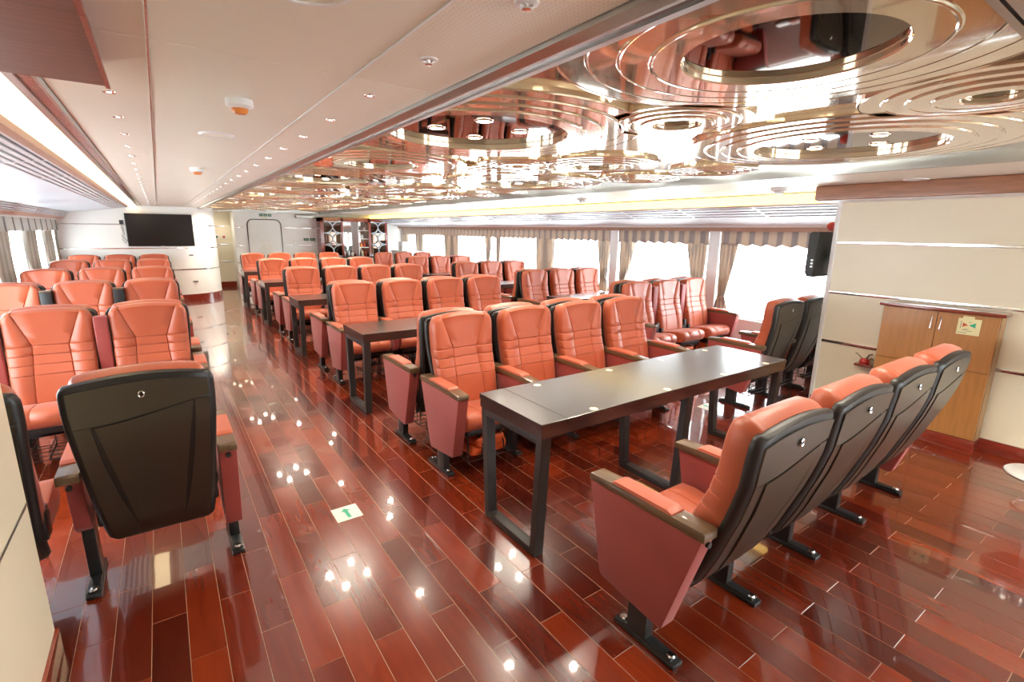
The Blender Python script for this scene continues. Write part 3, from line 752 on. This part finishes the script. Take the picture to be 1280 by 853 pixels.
# window block, three seats wide
WP = ['beside the right aisle', 'in the middle', 'beside the window']
WY = [3.55, 5.62, 7.75, 9.95, 12.1]
for k in range(5):
    for i in range(3):
        lf = 1
        if k == 0 and i: lf = 2
        chair(4.77+.56*i, WY[k], -1, 'pinkish coral seat facing camera, right window block, %s row, %s' % (ROWN[k], WP[i]), 'pink lit seats facing the camera by the right windows', (lf, 1 if i == 2 else 0), .28, inner=i > 0)
WA = [2.86]+[WY[k-1]+1.29 for k in range(1, 5)]
WT = []
for k in range(5):
    for i in range(3):
        if k == 0: lab = ['black backed coral seat left of the cream partition end', 'second black backed seat tucked beside the cream partition', 'black backed seat by the window hidden behind the partition'][i]
        else: lab = 'seat facing away, back to back with %s right window row, %s' % (ROWN[k-1], WP[i])
        chair(4.77+.56*i, WA[k], 1, lab, 'seats facing away by the right windows', (1, 1 if i == 2 else 0), .28, inner=i > 0)
# life jackets in the baskets of the nearest rows
def jacket():
    bm = B((-.15, .02, -.36, -.15, .105, .20, .035), (-.02, .155, -.35, -.14, .11, .185, .035), (-.12, .12, -.30, -.13, .17, .245, .03), seg=3)
    bmesh.ops.subdivide_edges(bm, edges=bm.edges[:], cuts=1)
    for v in bm.verts: v.co += Vector((random.uniform(-1, 1), random.uniform(-1, 1), random.uniform(-.3, 1)))*.004
    return bm
jm = finish('life_jacket', jacket(), lifeo, link=False); bs = bmesh.new()
tube(bs, [(-.11, -.13, .12), (-.10, -.125, .19), (-.09, -.15, .248), (-.08, -.30, .25)], .006, 6); tube(bs, [(.08, -.13, .12), (.07, -.125, .19), (.08, -.15, .248), (.06, -.30, .25)], .006, 6)
js = finish('strap', bs, black, link=False)
for i in range(4):
    t = tag(put('life_jacket', jm, None, (1.75+.58*i, TC[0]+.589, 0), (0, 0, PI)), 'orange life jacket under the %s orange seat behind the near table' % ORD[i], 'life jacket', 'orange life jackets stowed under seats'); put('strap', js, t)
for i in range(3):
    t = tag(put('life_jacket', jm, None, (4.77+.56*i, WY[0], 0), (0, 0, PI)), 'orange life jacket under nearest window row seat %s' % WP[i], 'life jacket', 'orange life jackets stowed under seats'); put('strap', js, t)

# ================================================================== TABLES
def table(x0, x1, yc, label, group, legs, w=.57):
    t = thing('table', label, 'table', ((x0+x1)/2, yc, 0), 0, group); L = (x1-x0)/2; h = w/2
    finish('tabletop', B((-L+.165, L, -h, h, .722, .75, .002), seg=1), espresso, t)
    finish('end_board', B((-L, -L+.164, -h, h, .722, .75, .002), seg=1), espresso, t)
    finish('apron', B((-L+.004, L-.004, -h+.004, h-.004, .672, .722)), espresso, t, smooth=False)
    for lx in legs:
        bm = bmesh.new()
        for s in (-1, 1): prism([(s*(h-.055), .672), (s*(h-.005), .672), (s*(h-.045), 0.0), (s*(h-.09), 0.0)], 0, -.03, .03, .003, 1, bm)
        box(bm, -.03, .03, -(h-.08), h-.08, 0, .04, .003); box(bm, -.03, .03, -(h-.05), h-.05, .63, .672, .003)
        finish('leg_frame', bm, espresso_leg, t).location = (lx-(x0+x1)/2, 0, 0)
    return t
TN = ['nearest long espresso table in the foreground of the middle block'] + ['long espresso table of the middle block, %s from the camera' % w_ for w_ in ('second', 'third', 'fourth', 'fifth')]
for k in range(5):
    x0 = 1.39 if k == 0 else 1.36
    table(x0, 3.70, TC[k], TN[k], 'long espresso tables of the middle block', (1.43 if k == 0 else 1.40, 2.57, 3.65))
for k in range(1, 5):
    table(4.46, 6.14, (WA[k]+WY[k])/2, 'espresso table between window seats on the right, %s from the camera' % ORD[k-1], 'espresso tables by the right windows', (4.52, 6.05), w=.50)
# tables between the window seats sit between an away row and the next facing row
stm = finish('sticker', lathe([(0, .0006), (.022, .0006), (.023, 0)], 20), gold_st, link=False)
for side, yy, xs in (('far', 2.225, (1.76, 2.37, 2.90, 3.44)), ('near', 1.745, (1.76, 2.36, 2.94, 3.46))):
    for i, x in enumerate(xs):
        tag(put('seat_number_sticker', stm, None, (x, yy, .7502)), 'pale gold oval sticker on %s edge of nearest table, %s from its left end' % (side, ORD[i]), 'sticker', 'gold stickers on the nearest table')

# ================================================================== RIGHT WALL: CABINET, STOOL, TV
cb = thing('storage_cabinet', 'honey oak cupboard with red brown top against the cream right wall', 'cabinet', (5.0, 1.22, 0))
X = lambda x: x-5.0
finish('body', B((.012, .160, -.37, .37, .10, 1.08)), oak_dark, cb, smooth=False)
finish('top_board', B((-.02, .160, -.395, .395, 1.08, 1.105, .006), seg=3), redwood, cb)
finish('plinth', B((-.002, .148, -.375, .375, 0, .10, .003)), redwood, cb)
for y0, y1, z0, z1, hd in ((0.003, .365, .645, 1.077, .03), (-.365, -.003, .645, 1.077, -.03), (-.365, .365, .105, .640, 0)):
    if hd == 0:
        for a, b in ((.003, .365), (-.365, -.003)): finish('door', B((0, .016, a, b, z0, z1, .0015), seg=1), oak, cb)
    else:
        d = finish('door', B((0, .016, y0, y1, z0, z1, .0015), seg=1), oak, cb)
        bm = bmesh.new(); tube(bm, [(0, hd, .94), (-.02, hd, .94), (-.02, hd, 1.04), (0, hd, 1.04)], .004, 8); finish('handle', bm, chrome, d)
pn = thing('notice', 'yellow notice with red and green triangles taped on oak cupboard door', 'notice', (4.999, 1.03, .995), 0)
finish('sheet', B((-.0012, 0, -.075, .06, -.075, .05)), ypaper, pn, smooth=False)
finish('note', B((-.0016, 0, -.032, .035, .048, .068)), ypaper, pn, smooth=False)
def flat_yz(pts, m, par, x=-.0018): 
    return finish('print', prism(pts, 0, x, x+.0005), m, par, smooth=False)
flat_yz([(.030, .018), (.030, -.018), (-.002, 0)], redp, pn); flat_yz([(-.046, .022), (-.046, -.018), (-.006, 0)], green, pn)
for a, b, z in ((.02, -.01, -.034), (.03, .005, -.041), (.005, -.03, -.046), (.055, -.0, -.062), (-.002, -.02, .022)): flat_yz([(a, z), (b, z), (b, z+.003), (a, z+.003)], inkp, pn)
flat_yz([(.042, .03), (.042, -.03), (.039, -.03), (.039, .03)], inkp, pn)

# bar stool at right edge
st = thing('bar_stool', 'chrome bar stool with round white base cut by the right frame edge', 'stool', (4.93, 0.44, 0))
finish('base', lathe([(0, .025), (.04, .03), (.12, .014), (.205, .010), (.21, .004), (.205, 0)], 40), white_paint, st)
finish('column', lathe([(.024, .02), (.024, .60), (.018, .60), (.018, .74), (0, .74)], 20), chrome, st)
bm = bmesh.new(); tube(bm, [(.0+.13*math.cos(a*PI/10), .13*math.sin(a*PI/10), .25) for a in range(20)], .009, 8, True); tube(bm, [(-.13, 0, .25), (.13, 0, .25)], .008, 8); finish('footrest', bm, chrome, st)
finish('seat', lathe([(0, .72), (.18, .72), (.215, .745), (.215, .775), (.17, .79), (0, .785)], 32), black, st)
finish('back_rim', lathe([(.190, .80), (.20, .86), (.195, .92), (.185, .92), (.18, .86), (.18, .80)], 32), chrome, st)
# red toy figure behind seats on the foreground row
fg = thing('red_ornament', 'small red ornament with brown sprigs on the wall shelf left of oak cupboard', 'ornament', (5.12, 1.70, .515))
finish('bracket', B((-.03, .05, -.07, .07, -.02, 0, .004)), redwood, fg)
finish('body', lathe([(0, 0), (.035, .0), (.042, .025), (.03, .05), (0, .055)], 16), rubber, fg)
bm = bmesh.new(); tube(bm, [(0, .01, .04), (-.01, .05, .08), (-.01, .075, .095)], .004, 6); tube(bm, [(0, -.01, .04), (0, -.03, .09), (-.005, -.055, .10)], .008, 6); tube(bm, [(0, -.02, .03), (0, -.05, .06), (0, -.07, .05)], .008, 6)
finish('sprig', bm, armwood, fg)
# wall television at the end of the right partition
tv2 = thing('television', 'dark television seen edge on at the end of the cream partition', 'television', (5.55, 2.24, 1.475))
finish('casing', prism([(-.03, -.19), (-.045, -.21), (.02, -.21), (.045, -.17), (.045, .19), (.02, .21), (-.045, .21)], 0, -.52, .5, .006), shell_dark, tv2)
finish('screen', B((-.49, .47, .046, .049, -.17, .18)), screen, tv2, smooth=False)
finish('bracket', B((-.2, -.25+.02, -.11, -.04, -.05, .05)), steel_blk, tv2, smooth=False)
for i in range(3): finish('port', B((-.5213, -.519, -.02, .0, -.12+.03*i, -.105+.03*i)), grey_trim, tv2, smooth=False)
bell = thing('alarm_bell', 'small red alarm bell above the edge on television', 'alarm', (5.20, 2.16, 1.735))
bm = lathe([(0, .05), (.022, .048), (.038, .03), (.042, 0), (0, 0)], 20); bmesh.ops.rotate(bm, matrix=Matrix.Rotation(-PI/2, 3, 'X'), verts=bm.verts[:]); finish('dome', bm, rubber, bell)
finish('mount', B((-.03, .03, -.04, .001, -.03, .03, .004)), rubber, bell)

# ================================================================== LEFT TELEVISION
tv = thing('television', 'wide black television on the white front wall of the left block', 'television', (.05, 13.42, 1.57))
finish('casing', B((-.60, .60, -.02, .05, -.345, .345, .008)), black, tv)
finish('screen', B((-.585, .585, -.0225, -.0195, -.325, .33)), screen, tv, smooth=False)
finish('badge', B((-.03, .03, -.0235, -.021, -.338, -.330)), grey_trim, tv, smooth=False)
bm = bmesh.new(); tube(bm, [(-.66, .075, .18), (-.68, .06, .05), (-.64, .06, -.08), (-.69, .06, -.2), (-.64, .06, -.28), (-.61, .06, -.2)], .004, 6); tube(bm, [(-.66, .075, .18), (-.65, .06, .0), (-.69, .06, -.12), (-.60, .06, -.25)], .004, 6)
finish('cable', bm, black, tv)
finish('socket', B((-.70, -.63, .068, .079, .12, .20)), black, tv, smooth=False)

# ================================================================== CURTAINS
def curtain_mesh(w_, z0, z1, tie=None, amp=.018, folds=7, flare=.75):
    ny, nz = folds*6, 16; F = []
    for j in range(nz+1):
        t = j/nz; z = z0+(z1-z0)*t; row = []
        if tie is not None:
            d = (z-tie)/(z1-tie) if z > tie else (tie-z)/(tie-z0+1e-6)*.6
            wd = w_*(.36+.64*min(1, d)**.8)
        else: wd = w_*(.88+.12*t)
        for i in range(ny+1):
            s = i/ny-.5; ph = s*folds*2*PI
            row.append((amp*math.cos(ph)*(1.0 if wd > w_*.6 else 1.3)+.004*math.sin(3*ph+z*9), s*wd, z))
        F.append(row)
    K = [[(x+.003, y, z) for x, y, z in r] for r in F]
    return slab(F, K, 0, 1)
def curtain(x, y0, y1, z0, z1, m, label, group, tie=None, lean=0.0):
    t = thing('curtain', label, 'curtain', (x, (y0+y1)/2, 0), 0, group); w_ = y1-y0
    bm = curtain_mesh(w_, z0, z1, tie, folds=max(3, int(w_/.07)))
    if tie is not None and lean:
        for v in bm.verts:
            d = min(1, abs(v.co.z-tie)/(z1-tie)) if v.co.z > tie else min(1, (tie-v.co.z)*1.2)*.3
            v.co.y += lean*(1-d)*w_*.3
    finish('drape', bm, m, t, ang=60)
    if tie is not None:
        bm = bmesh.new(); c = lean*w_*.3
        tube(bm, [(.036*math.cos(a*PI/8), c+(w_*.2)*math.sin(a*PI/8), tie+.008*math.cos(a*PI/8)) for a in range(16)], .014, 8, True); finish('tieback', bm, m, t)
    return t
def valance(x, y0, y1, z0, z1, m, label, group, pitch=.182, flip=1):
    n = max(2, int((y1-y0)/pitch)); F = []; ny = n*8
    for j in range(7):
        t = j/6; row = []
        for i in range(ny+1):
            y = y0+(y1-y0)*i/ny; fr = (i % 8)/8
            zb = z0+.030*abs(math.sin(PI*fr))**.7 if j == 0 else None
            z = (z0+(.034*(1-abs(2*fr-1)))) if j == 0 else z0+(z1-z0)*t
            row.append((.016*math.cos(2*PI*fr)*(1.15-t*.6), y-(y0+y1)/2, z))
        F.append(row)
    K = [[(a+.003, b, c) for a, b, c in r] for r in F]
    t = thing('valance', label, 'valance', (x, (y0+y1)/2, 0), 0, group)
    finish('pleated_cloth', slab(F, K, 0, 1), m, t, ang=60)
    finish('rail', B((.012, .03, -(y1-y0)/2, (y1-y0)/2, z1-.03, z1)), white_paint, t, smooth=False)
    return t
vr = [(2.16, 4.07, 'nearest window bay beside the partition'), (4.26, 5.98, 'second window bay, between the two white pillars'), (6.17, 15.3, 'long run of far right windows')]
for a, b, s in vr: valance(6.40, a, b, 1.49, 1.69, valm, 'pleated beige and taupe valance over the %s' % s, 'pleated valances over the right windows')
rc = [(3.80, 4.07, .80, .6, 'nearest right curtain, left edge of nearest window'), (4.27, 4.62, .80, -.6, 'curtain at right side of second window bay'), (5.62, 5.97, .80, .6, 'curtain at left side of second window bay beside pillar'),
      (6.18, 6.52, .85, -.3, 'curtain just left of the far white pillar'), (7.70, 8.30, None, 0, 'wide straight curtain between third and fourth right windows'), (9.60, 9.80, .9, 0, 'narrow curtain right half of pair behind fourth window'),
      (10.0, 10.28, .9, 0, 'narrow curtain left half of pair behind fourth window'), (11.6, 12.4, None, 0, 'wide gathered curtain mid way to the far cabinet'), (13.75, 14.3, None, 0, 'curtain near the far white counter'), (14.85, 15.3, None, 0, 'last curtain beside the glass display cabinet')]
for a, b, tie, ln, s in rc: curtain(6.43, a, b, .62 if tie else .75, 1.53, curtm, 'taupe striped %s' % s, 'taupe curtains at the right windows', tie, ln)
valance(-1.65, 2.5, 13.45, 1.55, 1.78, vall, 'long pale grey pleated valance over the left windows', 'valances over the left windows', .09)
lc = [(4.7, 5.2, 'gathered grey curtain nearest at the left windows'), (6.7, 7.3, 'gathered grey curtain second along the left windows'), (8.55, 9.45, 'gathered grey curtain at left frame edge'), (10.42, 11.35, 'gathered grey curtain in middle of the left windows'), (12.05, 12.85, 'gathered grey curtain third along visible left windows'), (13.1, 13.42, 'narrow curtain beside the white front wall at left windows')]
for a, b, s in lc: curtain(-1.675, a, b, .6, 1.58, curtl, s, 'grey curtains at the left windows')

# ================================================================== FAR END: DISPLAY CABINET, SIGNS
dc = thing('display_cabinet', 'red brown display cabinet with circle lattice doors and mirrored middle at far end', 'cabinet', (4.86, 15.2, 0))
finish('counter', B((-1.0, 1.02, -.02, .39, .80, .84, .004)), shell_dark, dc)
finish('base', B((-1.0, 1.02, .02, .39, 0, .80)), cream, dc, smooth=False)
finish('frame', B((-1.0, -.90, 0, .39, .84, 1.97), (-.40, -.34, 0, .39, .84, 1.97), (.42, .50, 0, .39, .84, 1.97), (.95, 1.02, 0, .39, .84, 1.97), (-1.0, 1.02, 0, .39, 1.86, 1.97), (-1.0, 1.02, .33, .39, .84, .90)), redwood, dc, smooth=False)
finish('back_mirror', B((-.90, .95, .36, .38, .84, 1.86)), mirrorm, dc, smooth=False)
for z in (1.10, 1.35, 1.60): finish('shelf', B((.12, .42, .02, .35, z, z+.015)), glassm if False else cream_cool, dc, smooth=False)
finish('divider', B((.11, .13, .02, .35, .84, 1.86)), cream_cool, dc, smooth=False)
for x0, x1 in ((-.90, -.40), (.50, .95)):
    c, r = (x0+x1)/2, (x1-x0)/2
    bm = bmesh.new()
    for z in (1.02, 1.36, 1.70):
        for sx in (-1, 1):
            P = [(c+sx*r*(1-math.cos(a*PI/10-PI/2)), -.002, z+.17*math.sin(a*PI/10-PI/2)) for a in range(11)]
            tube(bm, P, .017, 6)
    for z in (.86, 1.19, 1.53, 1.85): box(bm, x0, x1, -.012, .008, z-.01, z+.01)
    finish('lattice', bm, bluewhite, dc)
    finish('lattice_glass', B((x0, x1, .03, .036, .86, 1.86)), golddark, dc, smooth=False)
import itertools
for i, (x, z, h, m) in enumerate(((4.55, .84, .16, cream_cool), (4.68, .84, .22, grey_trim), (4.80, .84, .12, cream_cool), (5.10, .84, .18, gold_st), (5.18, 1.115, .14, redp), (5.08, 1.115, .12, orange), (5.20, .84, .15, redp), (5.12, 1.365, .12, bluewhite), (5.20, 1.615, .10, grey_trim))):
    t = tag(finish('jar', lathe([(0, 0), (.035, 0), (.04, .02), (.04, h*.7), (.02, h*.85), (.02, h), (0, h)], 14), m), '%s jar in the display cabinet, item %s from the left' % (m.name.split()[0], ORD[i]), 'jar', 'jars in the far display cabinet'); t.location = (x, 15.34, z)
wc = thing('white_counter', 'white service counter by the far right windows', 'counter', (6.14, 14.5, 0))
finish('body', B((-.22, .22, -.7, .5, 0, 1.0, .01)), white_paint, wc); finish('top', B((-.24, .24, -.72, .52, 1.0, 1.03, .006)), white_paint, wc)
tag(finish('appliance', B((5.98, 6.2, 14.3, 14.6, 1.03, 1.3, .02)), white_paint), 'white box shaped appliance on the far counter', 'appliance')
sg = thing('exit_sign', 'green exit sign with white pictograms above the far white door', 'sign', (2.50, 15.59, 2.0))
finish('panel', B((-.17, .17, -.02, .01, -.05, .05, .004)), white_paint, sg)
for a in (-.11, 0, .11):
    finish('pictogram_field', B((a-.045, a+.045, -.023, -.019, -.035, .035)), exitg, sg, smooth=False)
def man(bm, c):
    cyl(bm, (c+.004, -.0245, .022), .007, .002, 1, 10)
    for P in ([(c, .014), (c-.004, -.006)], [(c-.004, -.006), (c+.012, -.016), (c+.01, -.03)], [(c-.004, -.006), (c-.012, -.022), (c-.024, -.024)], [(c, .012), (c+.015, .004)], [(c, .012), (c-.016, .006)]):
        tube(bm, [(x, -.0245, z) for x, z in P], .0035, 5)
bm = bmesh.new(); man(bm, 0); tube(bm, [(-.14, -.0245, 0), (-.08, -.0245, 0)], .004, 5); tube(bm, [(-.122, -.0245, .015), (-.14, -.0245, 0), (-.122, -.0245, -.015)], .004, 5)
tube(bm, [(.14, -.0245, 0), (.08, -.0245, 0)], .004, 5); tube(bm, [(.122, -.0245, .015), (.14, -.0245, 0), (.122, -.0245, -.015)], .004, 5); finish('pictogram', bm, paper, sg)
tag(finish('door_plate', B((2.40, 2.56, 15.585, 15.6, 1.905, 1.935, .003)), gold_st), 'small brass plate between the exit sign and white door', 'plate')
for x, s in ((3.54, 'left'), (3.72, 'right')): 
    t = tag(finish('wall_sign', B((x-.07, x+.07, 15.585, 15.6, 1.30, 1.37, .003)), exitg), 'small dark sign on far wall, %s of the pair near display cabinet' % s, 'sign', 'pair of small dark signs')
    bm = bmesh.new(); tube(bm, [(-.04, -.001, 0), (.04, -.001, 0)], .004, 5); tube(bm, [(-.02, -.001, .018), (-.04, -.001, 0), (-.02, -.001, -.018)], .004, 5)
    for v in bm.verts: v.co += Vector((x, 15.584, 1.335))
    finish('arrow', bm, paper, t)
tag(finish('roller_shutter_box', B((3.28, 3.83, 15.44, 15.6, 1.94, 2.04, .008)), grey_trim), 'grey roller shutter box high on the far wall', 'shutter box')
for x, s, m in ((1.32, 'left', dark_slot), (1.50, 'right', redp)): 
    t = tag(finish('wall_switch', B((x-.05, x+.05, 16.28, 16.3, 1.33, 1.45, .004)), white_paint), '%s switch plate on the cream alcove wall' % s, 'switch', 'alcove switch plates')
    finish('button', B((x-.03, x+.03, 16.272, 16.282, 1.36, 1.42, .003)), m, t)

# ================================================================== FLOOR SIGNS
def arrow_sheet(x0, x1, y0, y1, ang, label):
    t = thing('floor_sign', label, 'sign', ((x0+x1)/2, (y0+y1)/2, .0006), 0, 'white arrow stickers on the floor'); a, b = (x1-x0)/2, (y1-y0)/2
    finish('sheet', B((-a, a, -b, b, 0, .0010)), paper, t, smooth=False)
    P = [(-.011, -.055), (.011, -.055), (.011, .02), (.028, .02), (0, .055), (-.028, .02), (-.011, .02)]
    o = finish('arrow', prism(P, 2, .0011, .0015), green, t, smooth=False); o.rotation_euler = (0, 0, ang)
arrow_sheet(.655, .803, 2.635, 2.79, .05, 'white floor sticker with green arrow in the left aisle')
arrow_sheet(4.12, 4.30, 2.57, 2.69, .0, 'white floor sticker in the right aisle beyond the near table')
